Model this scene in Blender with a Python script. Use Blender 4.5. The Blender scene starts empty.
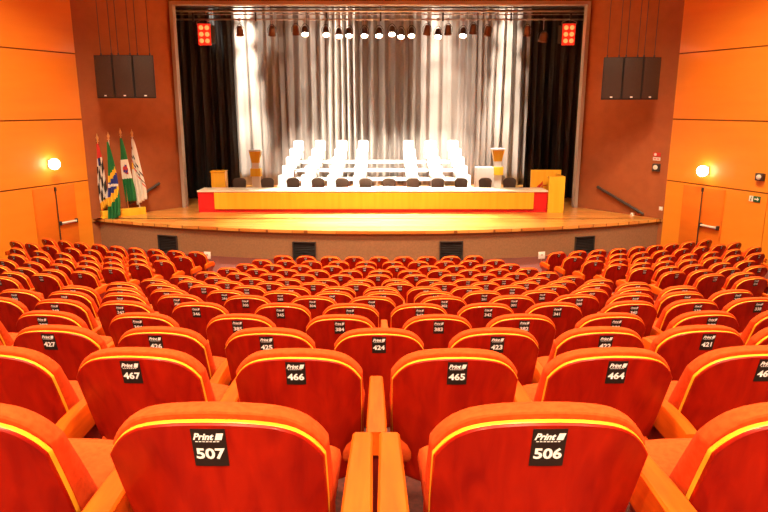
import bpy, bmesh, math, random
from mathutils import Vector, Matrix
random.seed(7)
sc = bpy.context.scene
col = sc.collection
PI = math.pi
F = 650.0            # focal length in pixels of the 768 px wide frame
PITCH = math.radians(13.0)
CX, CY = 380.5, 256.0
CAMZ = 1.545
ST, CT = math.sin(PITCH), math.cos(PITCH)
def at(px, py, D):
    """world point seen at pixel (px,py) standing D metres ahead of the camera"""
    v = (py-CY)/F
    k = D/(CT - v*ST)
    return Vector(((px-CX)/F*k, D, CAMZ-(ST+v*CT)*k))
def xat(px, D, z):
    return (px-CX)/F*(D*CT+(CAMZ-z)*ST)

# ------------------------------------------------------------------ materials
def mat(name, color, rough=.6, metal=0, spec=.5, coat=0, sheen=0, emit=None, es=0):
    m = bpy.data.materials.new(name); m.use_nodes = True
    b = m.node_tree.nodes['Principled BSDF']
    b.inputs['Base Color'].default_value = (*color, 1)
    b.inputs['Roughness'].default_value = rough
    b.inputs['Metallic'].default_value = metal
    b.inputs['Specular IOR Level'].default_value = spec
    b.inputs['Coat Weight'].default_value = coat
    b.inputs['Coat Roughness'].default_value = .12
    if sheen: b.inputs['Sheen Weight'].default_value = sheen
    if emit:
        b.inputs['Emission Color'].default_value = (*emit, 1)
        b.inputs['Emission Strength'].default_value = es
    return m
def noisy(m, c1, c2, scale=(5,5,5), nscale=4, detail=4, bump=0, coords='Object', lo=.35, hi=.65, dist=0):
    nt = m.node_tree; N = nt.nodes; L = nt.links
    b = N['Principled BSDF']
    tc = N.new('ShaderNodeTexCoord'); mp = N.new('ShaderNodeMapping')
    mp.inputs['Scale'].default_value = scale
    L.new(tc.outputs[coords], mp.inputs[0])
    oi = N.new('ShaderNodeObjectInfo')
    vm = N.new('ShaderNodeVectorMath'); vm.operation = 'ADD'
    mu = N.new('ShaderNodeMath'); mu.operation = 'MULTIPLY'; mu.inputs[1].default_value = 37.0
    L.new(oi.outputs['Random'], mu.inputs[0])
    L.new(mp.outputs[0], vm.inputs[0]); L.new(mu.outputs[0], vm.inputs[1])
    no = N.new('ShaderNodeTexNoise'); no.inputs['Scale'].default_value = nscale
    no.inputs['Detail'].default_value = detail; no.inputs['Distortion'].default_value = dist
    L.new(vm.outputs[0], no.inputs['Vector'])
    cr = N.new('ShaderNodeValToRGB')
    cr.color_ramp.elements[0].position = lo; cr.color_ramp.elements[1].position = hi
    cr.color_ramp.elements[0].color = (*c1, 1); cr.color_ramp.elements[1].color = (*c2, 1)
    L.new(no.outputs['Fac'], cr.inputs[0]); L.new(cr.outputs[0], b.inputs['Base Color'])
    if bump:
        bp = N.new('ShaderNodeBump'); bp.inputs['Strength'].default_value = bump; bp.inputs['Distance'].default_value = .01
        L.new(no.outputs['Fac'], bp.inputs['Height']); L.new(bp.outputs[0], b.inputs['Normal'])
    return m
M = {}
M['red_wood'] = noisy(mat('red_lacquered_wood', (.4,.01,.005), .38, spec=.25, coat=.05), (.22,.003,.001), (.44,.013,.0013), (9,9,1.1), 2.2, 6, lo=.25, hi=.8, dist=.6)
M['trim_wood'] = noisy(mat('pale_edge_wood', (.85,.42,.07), .35, coat=.3), (.90,.42,.016), (.97,.54,.03), (3,3,3), 3)
M['arm_wood'] = noisy(mat('armrest_wood', (.8,.25,.03), .55, spec=.12), (.56,.062,.002), (.68,.090,.003), (14,1.5,14), 2.5, 5)
M['fabric'] = noisy(mat('orange_red_fabric', (.7,.1,.03), .9, spec=.1), (.58,.054,.007), (.66,.072,.011), (1,1,1), 60, 3, bump=.15)
M['pan'] = mat('dark_red_seat_pan', (.22,.01,.006), .4, coat=.2)
M['plate'] = mat('black_plate', (.012,.008,.006), .5)
M['white_ink'] = mat('white_ink', (.97,.97,.97), .5)
M['carpet'] = noisy(mat('dark_red_carpet', (.1,.02,.012), .95), (.07,.012,.007), (.13,.022,.012), (1,1,1), 40, 3)
M['orange_wall'] = noisy(mat('orange_wood_wall', (.85,.27,.03), .5, coat=.1), (.84,.26,.012), (.90,.30,.017), (.35,.35,2.5), 1.5, 3, lo=.2, hi=.8)
M['door_wood'] = noisy(mat('orange_door_wood', (.8,.2,.02), .45, coat=.15), (.78,.175,.008), (.84,.205,.010), (.6,.6,2.5), 1.5, 3)
M['groove'] = mat('wall_groove', (.18,.035,.008), .8)
M['rust_wall'] = noisy(mat('rust_plaster_wall', (.45,.09,.02), .8), (.29,.074,.015), (.345,.090,.020), (1,1,1), 3, 8, lo=.3,hi=.7)
M['stage_wall'] = noisy(mat('brown_stage_face', (.22,.1,.045), .85), (.26,.125,.055), (.31,.15,.066), (1,1,1), 20, 5)
M['black'] = mat('matt_black', (.012,.010,.010), .7)
M['black_curtain'] = mat('black_curtain', (.010,.008,.007), .8, sheen=.05)
M['silver_curtain'] = noisy(mat('silver_grey_curtain', (.45,.40,.36), .42, spec=.6), (.30,.25,.21), (.42,.36,.31), (.5,.5,.12), 1.6, 2, coords='Object')
M['speaker'] = noisy(mat('speaker_grille', (.035,.02,.015), .6), (.028,.015,.01), (.05,.028,.018), (1,1,1), 80, 2)
M['metal'] = mat('grey_metal', (.45,.40,.35), .35, metal=.8)
M['darkmetal'] = mat('dark_metal', (.06,.05,.045), .45, metal=.5)
M['brass'] = mat('brass', (.85,.55,.2), .3, metal=.9)
M['arch'] = mat('grey_arch_frame', (.42,.35,.28), .5, metal=.3)
M['beige'] = mat('beige_soffit', (.75,.55,.35), .6)
M['yellow_wood'] = noisy(mat('yellow_pine_veneer', (.8,.5,.12), .4, coat=.1), (.84,.42,.018), (.88,.50,.03), (3.0,.3,.15), 2.2, 3)
M['table_top'] = mat('white_table_top', (.85,.75,.6), .3)
M['red_panel'] = mat('red_panel', (.62,.01,.012), .45)
M['white'] = mat('white_paint', (.85,.82,.76), .5)
M['cream'] = mat('cream_plastic', (.75,.7,.6), .5)
M['chair_black'] = mat('charcoal_upholstery', (.05,.032,.024), .7, sheen=.2)
M['chrome'] = mat('chrome', (.7,.66,.6), .2, metal=1)
M['lamp'] = mat('lamp_glow', (1,.9,.7), .5, emit=(1,.86,.6), es=60)
M['sconce'] = mat('sconce_glow', (1,.9,.7), .5, emit=(1,.92,.78), es=11)
M['led'] = mat('red_led_glow', (1,.3,.1), .5, emit=(1,.13,.035), es=2.6)
M['led_body'] = mat('red_lamp_housing', (.8,.03,.01), .5, emit=(.8,.03,.01), es=.5)
M['tungsten'] = mat('housing_brown', (.16,.07,.035), .4, metal=.3)
M['green'] = mat('green_cloth', (.01,.16,.035), .8)
M['yellow'] = mat('yellow_cloth', (.85,.48,.02), .8)
M['blue'] = mat('blue_cloth', (.02,.03,.22), .8)
M['flagwhite'] = mat('white_cloth', (.8,.72,.62), .8)
M['flagred'] = mat('red_cloth', (.6,.03,.02), .8)
M['flagblack'] = mat('black_cloth', (.02,.015,.015), .8)
M['sign_green'] = mat('green_sign', (.01,.10,.04), .5)
M['red_ink'] = mat('red_ink', (.65,.02,.01), .5)
M['ceiling'] = mat('warm_ceiling', (.75,.42,.2), .8)

def planks():
    m = mat('stage_planks', (.75,.35,.08), .28, coat=.2)
    nt = m.node_tree; N = nt.nodes; L = nt.links; b = N['Principled BSDF']
    tc = N.new('ShaderNodeTexCoord')
    mp = N.new('ShaderNodeMapping'); mp.inputs['Rotation'].default_value = (0,0,0)
    L.new(tc.outputs['Object'], mp.inputs[0])
    br = N.new('ShaderNodeTexBrick')
    br.inputs['Scale'].default_value = 1; br.inputs['Brick Width'].default_value = 2.6; br.inputs['Row Height'].default_value = .16
    br.inputs['Mortar Size'].default_value = .006
    br.inputs['Color1'].default_value = (.60,.20,.03,1); br.inputs['Color2'].default_value = (.86,.40,.09,1); br.inputs['Mortar'].default_value = (.28,.09,.02,1)
    L.new(mp.outputs[0], br.inputs['Vector'])
    no = N.new('ShaderNodeTexNoise'); no.inputs['Scale'].default_value = 1.2
    mp2 = N.new('ShaderNodeMapping'); mp2.inputs['Scale'].default_value = (.5,6,1)
    L.new(tc.outputs['Object'], mp2.inputs[0]); L.new(mp2.outputs[0], no.inputs['Vector'])
    mx = N.new('ShaderNodeMix'); mx.data_type = 'RGBA'; mx.blend_type = 'MULTIPLY'; mx.inputs[0].default_value = .35
    L.new(br.outputs['Color'], mx.inputs[6]); L.new(no.outputs['Color'], mx.inputs[7])
    L.new(mx.outputs[2], b.inputs['Base Color'])
    return m
M['planks'] = planks()

# ------------------------------------------------------------------ helpers
def mesh_obj(name, bm, m, parent=None, loc=None, smooth=True):
    me = bpy.data.meshes.new(name)
    bm.normal_update()
    bm.to_mesh(me); bm.free()
    if isinstance(m, (list, tuple)):
        for q in m: me.materials.append(q)
    else: me.materials.append(m)
    if smooth:
        me.polygons.foreach_set('use_smooth', [True]*len(me.polygons))
        try: me.set_sharp_from_angle(angle=math.radians(38))
        except Exception: pass
    o = bpy.data.objects.new(name, me); col.objects.link(o)
    if parent: o.parent = parent
    if loc is not None: o.location = loc
    return o
def empty(name, loc, rz=0):
    o = bpy.data.objects.new(name, None); col.objects.link(o)
    o.location = loc; o.rotation_euler = (0,0,rz); o.empty_display_size = .1
    return o
def tag(o, label=None, cat=None, group=None, kind=None):
    if label: o['label'] = label
    if cat: o['category'] = cat
    if group: o['group'] = group
    if kind: o['kind'] = kind
    return o
def box(bm, c, s, rot=None, bevel=0, mi=0):
    r = bmesh.ops.create_cube(bm, size=1)
    vs = r['verts']
    bmesh.ops.scale(bm, vec=s, verts=vs)
    fs = list({f for v in vs for f in v.link_faces})
    if bevel:
        es = list({e for v in vs for e in v.link_edges})
        r2 = bmesh.ops.bevel(bm, geom=es, offset=bevel, segments=2, profile=.6, affect='EDGES')
        vs = list({v for f in r2['faces'] for v in f.verts} | {v for v in vs if v.is_valid})
        fs = list({f for v in vs for f in v.link_faces})
    for f in fs: f.material_index = mi
    if rot is not None: bmesh.ops.rotate(bm, cent=(0,0,0), matrix=rot, verts=vs)
    bmesh.ops.translate(bm, vec=c, verts=vs)
    return vs
def tube(bm, pts, r, n=8, mi=0, caps=True):
    pts = [Vector(p) for p in pts]
    rr = r if isinstance(r, (list, tuple)) else [r]*len(pts)
    rings = []
    for i, p in enumerate(pts):
        d = (pts[min(i+1, len(pts)-1)]-pts[max(i-1, 0)]).normalized()
        a = Vector((0,0,1)) if abs(d.z) < .9 else Vector((1,0,0))
        u = d.cross(a).normalized(); w = d.cross(u)
        rings.append([bm.verts.new(p+u*math.cos(2*PI*k/n)*rr[i]+w*math.sin(2*PI*k/n)*rr[i]) for k in range(n)])
    for a, b in zip(rings, rings[1:]):
        for k in range(n):
            f = bm.faces.new((a[k], a[(k+1)%n], b[(k+1)%n], b[k])); f.material_index = mi
    if caps:
        for q, rev in ((rings[0], True), (rings[-1], False)):
            f = bm.faces.new(list(reversed(q)) if rev else q); f.material_index = mi
def lathe(bm, prof, n=16, c=(0,0,0), mi=0):
    rings = []
    for r, z in prof:
        rings.append([bm.verts.new((c[0]+r*math.cos(2*PI*k/n), c[1]+r*math.sin(2*PI*k/n), c[2]+z)) for k in range(n)])
    for a, b in zip(rings, rings[1:]):
        for k in range(n):
            f = bm.faces.new((a[k], a[(k+1)%n], b[(k+1)%n], b[k])); f.material_index = mi
    bm.faces.new(list(reversed(rings[0]))); bm.faces.new(rings[-1])
def prism(bm, poly, z0, z1, mi=0):
    lo = [bm.verts.new((x, y, z0)) for x, y in poly]; hi = [bm.verts.new((x, y, z1)) for x, y in poly]
    n = len(poly)
    fs = [bm.faces.new(list(reversed(lo))), bm.faces.new(hi)]
    for i in range(n): fs.append(bm.faces.new((lo[i], lo[(i+1)%n], hi[(i+1)%n], hi[i])))
    for f in fs: f.material_index = mi
def simple(name, parent, m, *boxes, bevel=.0, smooth=True, loc=None):
    bm = bmesh.new()
    for c, s in boxes: box(bm, c, s, bevel=bevel)
    return mesh_obj(name, bm, m, parent, loc, smooth)
def stack_solid(bm, shape, layers, nu=15, nv=9):
    """closed solid: shape(u,v,s) outline grid scaled by s; layers = [(s, depth)] ordered rear to front; place(p2, depth) is inside shape"""
    us = [math.sin(PI/2*(-1+2*i/(nu-1))) for i in range(nu)]
    vs = [.5-.5*math.cos(PI*j/(nv-1)) for j in range(nv)]
    def grid(s, d): return [[bm.verts.new(shape(u, v, s, d)) for u in us] for v in vs]
    def ring_idx():
        r = [(0,i) for i in range(nu)] + [(j,nu-1) for j in range(1,nv)] + [(nv-1,i) for i in range(nu-2,-1,-1)] + [(j,0) for j in range(nv-2,0,-1)]
        return r
    R = ring_idx()
    g0 = grid(*layers[0]); g1 = grid(*layers[-1])
    for j in range(nv-1):
        for i in range(nu-1):
            bm.faces.new((g0[j][i], g0[j][i+1], g0[j+1][i+1], g0[j+1][i]))
            bm.faces.new((g1[j+1][i], g1[j+1][i+1], g1[j][i+1], g1[j][i]))
    loops = [[g0[j][i] for j, i in R]]
    for s, d in layers[1:-1]:
        loops.append([bm.verts.new(shape(us[i], vs[j], s, d)) for j, i in R])
    loops.append([g1[j][i] for j, i in R])
    n = len(R)
    for a, b in zip(loops, loops[1:]):
        for k in range(n):
            bm.faces.new((a[(k+1)%n], a[k], b[k], b[(k+1)%n]))

# ------------------------------------------------------------------ rows of the raked floor
RC = 35.2            # the centre all seat rows curve around lies this far ahead
rowz = [1.33+1.02*i for i in range(15)]
rowy = [405,348,327,313.5,302.3,295,290.3,285.7,281.8,278.2,273.6,269.2,265,260.5,256]
ROW = []
for zc, y in zip(rowz, rowy):
    yc = (y-256)/F*zc
    ROW.append((zc*CT-yc*ST, zc*ST+yc*CT))     # distance ahead, drop of the back's top below the camera
BACK = .95
FLOORZ = [CAMZ-h-BACK for _, h in ROW]
HALLZ = FLOORZ[-1]
STAGEZ = CAMZ-3.55

# ------------------------------------------------------------------ floor
def arc_pts(R, xmax, cy, n=40):
    out = []
    for i in range(n+1):
        x = -xmax+2*xmax*i/n
        out.append((x, cy-math.sqrt(max(R*R-x*x, .01))))
    return out
bm = bmesh.new()
edges = [ROW[i][0]-.28 for i in range(15)]
levels = [(-6.0, .0)]
zs = [FLOORZ[0]]+FLOORZ
ds = [-9.0]+edges
N_ = 44
prev = None
for k in range(len(ds)):
    z = zs[k] if k else FLOORZ[0]
    d0 = ds[k]; d1 = ds[k+1] if k+1 < len(ds) else 24.0
    def line(d, zz):
        if d <= -8.9: return [bm.verts.new((-21+42*i/N_, d, zz)) for i in range(N_+1)]
        if d >= 23.9: return [bm.verts.new((-21+42*i/N_, d, zz)) for i in range(N_+1)]
        R = RC-d
        return [bm.verts.new((x, y, zz)) for x, y in arc_pts(R, min(21, R*.97), RC, N_)]
    a = line(d0, z); b = line(d1, z)
    for i in range(N_): bm.faces.new((a[i], a[i+1], b[i+1], b[i]))
    if prev:
        for i in range(N_): bm.faces.new((prev[i], prev[i+1], a[i+1], a[i]))
    prev = b
tag(mesh_obj('floor', bm, M['carpet'], smooth=False), kind='structure')

# ------------------------------------------------------------------ auditorium chair
TILT = math.tan(math.radians(13))
def back_shape(u, v, s, d, zt=.906):
    zb = .30
    hw = .222+.016*math.sin(min(1, v*1.15)*PI/2)
    ztop = zt-.042*u*u-.085*abs(u)**6
    zc = .66
    x = u*hw
    z = zb+.02*abs(u)**6+(ztop-zb)*v
    x = x*s; z = zc+(z-zc)*(1+(s-1)*.8)
    y = (.62+1.7*(1-v))*x*x - (z-.925)*TILT + d
    return (x, y, z)
def cushion_shape(u, v, s, d):
    k = 1+.75*(1-v)*max(0, min(1, (d-.023)/.04))
    return back_shape(u, v, s*(1+.035*(1-v)*(1 if d > .03 else 0)), d*k, .920)
def make_chair_parts():
    P = {}
    def mk(n, bm, m): 
        me = bpy.data.meshes.new(n); bm.normal_update()
        bmesh.ops.recalc_face_normals(bm, faces=bm.faces[:])
        bm.to_mesh(me); bm.free()
        me.materials.append(m); me.polygons.foreach_set('use_smooth', [True]*len(me.polygons))
        me.set_sharp_from_angle(angle=math.radians(42))
        P[n] = me
    bm = bmesh.new(); stack_solid(bm, back_shape, [(.980,-.003),(.994,.0),(.994,.009)], 31, 9); mk('back_panel', bm, M['red_wood'])
    bm = bmesh.new(); stack_solid(bm, back_shape, [(.990,.0045),(1.0,.007),(1.0,.019),(.99,.0225)], 31, 9); mk('edge_trim', bm, M['trim_wood'])
    bm = bmesh.new(); stack_solid(bm, cushion_shape, [(.985,.0235),(1.004,.027),(1.014,.038),(1.014,.056),(1.002,.075),(.96,.090),(.88,.098)], 31, 11); mk('back_cushion', bm, M['fabric'])
    A = math.radians(9)
    def seat_shape(u, v, s, d):
        hw = .215+.012*v
        x = u*hw*s; y0 = .0+.42*v-.03*abs(u)**4*v
        y = .21+(y0-.21)*s
        z = d+.012*math.sin(v*PI)*(1 if d > .05 else 0) 
        yy = y*math.cos(A)-z*math.sin(A); zz = y*math.sin(A)+z*math.cos(A)
        return (x, yy+.175, zz+.375)
    bm = bmesh.new(); stack_solid(bm, seat_shape, [(.90,.0),(.97,.01),(1.02,.04),(1.04,.075),(1.02,.105),(.95,.125),(.82,.133)], 13, 11); mk('seat_cushion', bm, M['fabric'])
    bm = bmesh.new(); stack_solid(bm, seat_shape, [(.82,-.035),(.90,-.028),(.92,-.001)], 11, 7); mk('seat_pan', bm, M['pan'])
    # armrest: tapered wooden bar, level top whose front nose turns down
    bm = bmesh.new()
    prof = [(-.04,.640,.545,.037),(.04,.652,.545,.037),(.15,.657,.545,.034),(.27,.654,.545,.030),(.345,.648,.545,.0285),(.365,.636,.548,.028),(.375,.614,.552,.0275)]
    rings = []
    for y, zt, zb, w in prof:
        e = .006
        rings.append([bm.verts.new(p) for p in ((-w,y,zb),(-w,y,zt-e),(-w+e,y,zt),(w-e,y,zt),(w,y,zt-e),(w,y,zb))])
    for a, b in zip(rings, rings[1:]):
        for k in range(6): bm.faces.new((a[k], a[(k+1)%6], b[(k+1)%6], b[k]))
    bm.faces.new(rings[0]); bm.faces.new(rings[-1])
    long = bm.copy()
    for v in long.verts:
        if v.co.y > .1: v.co.y *= 1.30
    for v in bm.verts: v.co.x *= .76; v.co.z -= .02
    mk('armrest', bm, M['arm_wood']); mk('armrest_long', long, M['arm_wood'])
    bm = bmesh.new()
    poly = [(.06,0),(.36,0),(.36,.06),(.30,.12),(.30,.50),(.32,.55),(.0,.55),(.04,.48),(.10,.12),(.06,.06)]
    lo = [bm.verts.new((-.014,y,z)) for y, z in poly]; hi = [bm.verts.new((.014,y,z)) for y, z in poly]
    bm.faces.new(lo); bm.faces.new(hi)
    for i in range(len(poly)): bm.faces.new((lo[i], lo[(i+1)%len(poly)], hi[(i+1)%len(poly)], hi[i]))
    mk('arm_support', bm, M['pan'])
    # plate follows the curve of the panel
    def on_back(x, z, off):
        z += .0 if off in (.0015, -.004) else .010
        v_y = (.62+1.7*(1-(z-.36)/.546))*x*x - (z-.925)*TILT
        return (x, v_y-.004-off, z)
    bm = bmesh.new()
    g = [[bm.verts.new(on_back(-.036+.072*i/4, .796+.097*j/3, .0015)) for i in range(5)] for j in range(4)]
    g2 = [[bm.verts.new(on_back(-.036+.072*i/4, .796+.097*j/3, -.004)) for i in range(5)] for j in range(4)]
    for j in range(3):
        for i in range(4):
            bm.faces.new((g[j][i], g[j][i+1], g[j+1][i+1], g[j+1][i]))
    R_ = [(0,i) for i in range(5)]+[(j,4) for j in range(1,4)]+[(3,i) for i in (3,2,1,0)]+[(j,0) for j in (2,1)]
    for k in range(len(R_)):
        a, b = R_[k], R_[(k+1)%len(R_)]
        bm.faces.new((g[b[0]][b[1]], g[a[0]][a[1]], g2[a[0]][a[1]], g2[b[0]][b[1]]))
    mk('number_plate', bm, M['plate'])
    return P, on_back
P, on_back = make_chair_parts()

# lettering meshes, made from the built-in font and wrapped on the panel
def glyph_mesh(name, parts):
    """parts: (text, size, xcentre, z, shear, xscale, bold)"""
    bm = bmesh.new()
    for text, size, xc, z, shear, xs, bold in parts:
        cu = bpy.data.curves.new('t', 'FONT'); cu.body = text; cu.size = size; cu.align_x = 'CENTER'
        cu.shear = shear; cu.offset = bold; cu.resolution_u = 3
        ob = bpy.data.objects.new('t', cu); col.objects.link(ob)
        dg = bpy.context.evaluated_depsgraph_get(); dg.update()
        me = bpy.data.meshes.new_from_object(ob.evaluated_get(dg))
        n0 = len(bm.verts)
        bm.from_mesh(me); bm.verts.ensure_lookup_table()
        for v in bm.verts[n0:]:
            x, y = v.co.x*xs+xc, v.co.y+z
            v.co = on_back(x, y, .0035)
        bpy.data.meshes.remove(me); bpy.data.objects.remove(ob); bpy.data.curves.remove(cu)
    return bm
def fin(bm, name, m=None):
    me = bpy.data.meshes.new(name); bm.to_mesh(me); bm.free(); me.materials.append(m or M['white_ink']); return me
bm = glyph_mesh('brand', [('Print', .0235, -.0118, .8575, .35, .90, .0008)])
def quad(bm, pts, off=.0035):
    bm.faces.new([bm.verts.new(on_back(x, z, off)) for x, z in pts])
quad(bm, [(.0135,.8565),(.028,.8565),(.033,.874),(.0185,.874)])
for k in range(7): quad(bm, [(-.028+.0075*k,.8515),(-.0225+.0075*k,.8515),(-.0222+.0075*k,.8535),(-.0277+.0075*k,.8535)])
P['lettering'] = fin(bm, 'lettering')
num_cache = {}
def number_mesh(n):
    s = str(n)
    if s not in num_cache:
        num_cache[s] = fin(glyph_mesh('number', [(s, .0375, 0, .808, 0, 1.08, .0012)]), 'number')
    return num_cache[s]

def child(name, me, parent, loc=(0,0,0)):
    o = bpy.data.objects.new(name, me); col.objects.link(o); o.parent = parent; o.location = loc
    return o
ORD = 'zeroth first second third fourth fifth sixth seventh eighth ninth tenth eleventh twelfth thirteenth fourteenth fifteenth'.split()
def build_chair(x, y, z, rz, wl, wr, right_arm, number, label, group, long=(0, 0)):
    r = empty('auditorium_chair', (x, y, z), rz)
    tag(r, label, 'chair', group)
    for n in ('back_panel', 'edge_trim', 'back_cushion', 'seat_cushion', 'seat_pan'):
        child(n, P[n], r)
    a = child('armrest', P['armrest_long' if long[0] else 'armrest'], r, (-wl, 0, 0)); child('arm_support', P['arm_support'], a)
    if right_arm:
        a = child('armrest', P['armrest_long' if long[1] else 'armrest'], r, (wr, 0, 0)); child('arm_support', P['arm_support'], a)
    p = child('number_plate', P['number_plate'], r)
    child('lettering', P['lettering'], p)
    child('number', number_mesh(number), p)
    return r
CEN = [
 [-360,-85,207,551,845,1120],
 [-180,-24,129,295,458,619,770,925],
 [-170,-62,47,154.5,266,379,498,608.8,710.5,808,915],
 [-46,41.4,136.9,237,339.5,439,525,617.3,713.3,796],
 [-10,54,119.4,195.6,280,350,420,488.5,558,635,698.8,760],
 [14,63.3,119.5,176.3,245,312.3,371.7,444.5,514.5,579.8,636,687.8,738.6],
 [72.7,119.8,166.2,224,280,332,383,435.7,484.6,542.6,592.3,638.8,685],
 [119.2,159.3,203.3,246.4,291,337,381.5,426,469.4,512.5,554,597.6,638],
 [152.3,189.8,227,268.6,313,356,399.8,444.5,486.4,526.8,564,602],
 [180.5,215.6,251,286.8,324,360.4,396.4,431.6,468.2,504,538.5,573.4],
 [206,237,269.8,302.5,340.4,378,416.3,453.8,485.8,517.4,548.5],
 [227,256,286,316.4,349.8,380.3,410.5,440.4,470.5,499.8,529],
 [245,272,299.7,331.6,364.5,397,429.2,456.8,484.6,511],
 [260.4,285,310.5,338,366,393,419,445.6,470.5,496.3],
 [282,305.3,329.9,354,379,404,427.5,451.5,474.8],
]
LEFT = {15:[195,173.4,153,133.2,114.5,96.3,78,61.5,45],
 14:[180.4,157.3,135,111.6,89,69,47.5,28.5,12.9],
 13:[161,135.6,109.8,84.6,60,37,14],
 12:[136.8,110.4,86,61,37,13],
 11:[110,83.4,56.3,29,2],
 10:[79.3,49,21,-6],
 9:[40.4,9], 8:[-2]}
RIGHT = {15:[559.3,580.4,600.4,620.9,640,658,674.5,691.5,708.5],
 14:[575.5,598,621,643.5,664,685,704,722,737.8],
 13:[596,621,646.5,670.4,692.5,714.5,736.5,757.7],
 12:[619.7,644,667.5,691.5,716,738.5,760],
 11:[646,671,696.5,725,750],
 10:[677.4,706,733,760],
 9:[716,747], 8:[757]}
CENTRE_NO = {1:(2,507),2:(2,467),3:(2,427),4:(2,386),5:(4,345),6:(5,304),7:(6,263),8:(6,223),9:(6,183),10:(5,144),11:(5,106),12:(5,76),13:(4,54),14:(4,33),15:(4,14)}
ax_l = {}
def place_row(row, pxs, block):
    """pxs: seats as seen across the photograph, turned into places along the row's arc"""
    D0, H = ROW[row-1]
    R = RC-D0
    z = FLOORZ[row-1]
    ang = []
    for px in pxs:
        x = (px-CX)/F*(D0*CT+(H+.07)*ST)
        for _ in range(12):
            x = max(-R*.95, min(R*.95, x))
            D = RC-math.sqrt(R*R-x*x)
            x = (px-CX)/F*(D*CT+(H+.07)*ST)
        ang.append(math.asin(x/R))
    order = sorted(range(len(ang)), key=lambda i: ang[i])
    sa = [ang[i] for i in order]
    n = len(sa)
    # never let two neighbours overlap
    for it in range(60):
        for i in range(n-1):
            gap = (sa[i+1]-sa[i])*R
            if gap < .553:
                d = (.553-gap)/2/R; sa[i] -= d; sa[i+1] += d
    i0, no0 = CENTRE_NO[row]
    for k, a in enumerate(sa):
        left_gap = (a-sa[k-1])*R if k else .57
        right_gap = (sa[k+1]-a)*R if k < n-1 else .57
        wl = min(left_gap/2, .30); wr = min(right_gap/2, .30)
        ra = (k == n-1)
        if row == 1:
            wl = .285 if k != 3 else max(.30, left_gap/2-.033); wr = .30
            if k == 2: ra = True; wr = max(.30, right_gap/2-.052)
            if k == 3: wl = max(.30, left_gap/2-.033)
        if block == 'middle': no = no0-(k-i0)
        elif block == 'left': no = no0+i0+1+ (n-1-k)
        else: no = no0-(len(CEN[row-1])-1-i0)-1-k
        st = 16-row
        rowname = 'row nearest the stage' if st == 1 else f'{ORD[st]} row from the stage'
        if row == 1:
            label = f'red wooden-backed chair with black plate {no} in the row nearest the camera'
        elif block == 'middle' and row <= 5:
            label = f'red wooden-backed chair with black plate {no}, {ORD[row]} row from the camera'
        elif block == 'middle':
            label = f'red-backed chair, middle block, {rowname}, {ORD[k+1]} counted from flag side'
        elif block == 'left':
            label = f'red-backed chair, block beside the flags, {rowname}, {ORD[n-k]} from the aisle'
        else:
            label = f'red-backed chair, block beside the exit sign, {rowname}, {ORD[k+1]} from the aisle'
        x = R*math.sin(a); y = RC-R*math.cos(a)
        build_chair(x, y, z, a, wl, wr, ra, max(no, 1), label,
                    f'chairs of the {block} block, {rowname}',
                    (block == 'middle' and abs(x-wl) < .7, block == 'middle' and abs(x+wr) < .7))
for i, pxs in enumerate(CEN): place_row(i+1, pxs, 'middle')
for r, pxs in LEFT.items(): place_row(r, pxs, 'left')
for r, pxs in RIGHT.items(): place_row(r, pxs, 'right')

# ------------------------------------------------------------------ hall shell
LC = Vector((-9.3, 20.67)); RCn = Vector((9.1, 20.67))
TOPZ = CAMZ+6.3
JOINTS = [HALLZ-.4, CAMZ-2.30, CAMZ-.40, CAMZ+1.55, CAMZ+3.5, CAMZ+5.4, TOPZ]
def side_wall(name, C, sx, o_=0):
    d = Vector((.38*sx, -.925)).normalized(); n = Vector((-d.y*-sx*-1, 0))
    inward = Vector((-.925*sx, -.38)).normalized()
    bm = bmesh.new()
    def P3(s, z, o): q = C+d*s+inward*o; return (q.x, q.y, z)
    def slab(s0, s1, z0, z1, o0, o1, mi):
        vs = [bm.verts.new(P3(s, z, o)) for o in (o0, o1) for s, z in ((s0,z0),(s1,z0),(s1,z1),(s0,z1))]
        for f in ((0,1,2,3),(7,6,5,4),(0,4,5,1),(1,5,6,2),(2,6,7,3),(3,7,4,0)):
            q = bm.faces.new([vs[i] for i in f]); q.material_index = mi
    slab(-.1, 32.2, HALLZ-.4, TOPZ, -.3, -.03, 1)
    for z0, z1 in zip(JOINTS, JOINTS[1:]):
        a = z0+.018; b = z1-.018
        if z0 == JOINTS[0]:      # the lowest band leaves out the doorway
            slab(0, .60+o_, a, b, -.031, 0, 0)
            for q0, q1 in ((2.05+o_, 3.5), (3.52, 9.9), (9.92, 32.2)): slab(q0, q1, a, b, -.031, 0, 0)
            slab(.6+o_, 2.05+o_, CAMZ-2.36, b, -.031, 0, 0)
        else:
            for q0, q1 in ((0, 10.4), (10.42, 21), (21.02, 32.2)): slab(q0, q1, a, b, -.031, 0, 0)
    bmesh.ops.recalc_face_normals(bm, faces=bm.faces[:])
    o = mesh_obj(name, bm, [M['orange_wall'], M['groove']], smooth=False)
    tag(o, kind='structure')
    return d, inward
dl, il = side_wall('wall_left', LC, -1)
dr, ir = side_wall('wall_right', RCn, 1, .13)
def wall_point(side, s, z, off=0):
    C, d, n = (LC, dl, il) if side == 'l' else (RCn, dr, ir)
    q = C+d*s+n*off
    return Vector((q.x, q.y, z))
def wall_rot(side):  # object's local -y faces into the hall
    n = il if side == 'l' else ir
    return math.atan2(n.x, -n.y)
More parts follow.
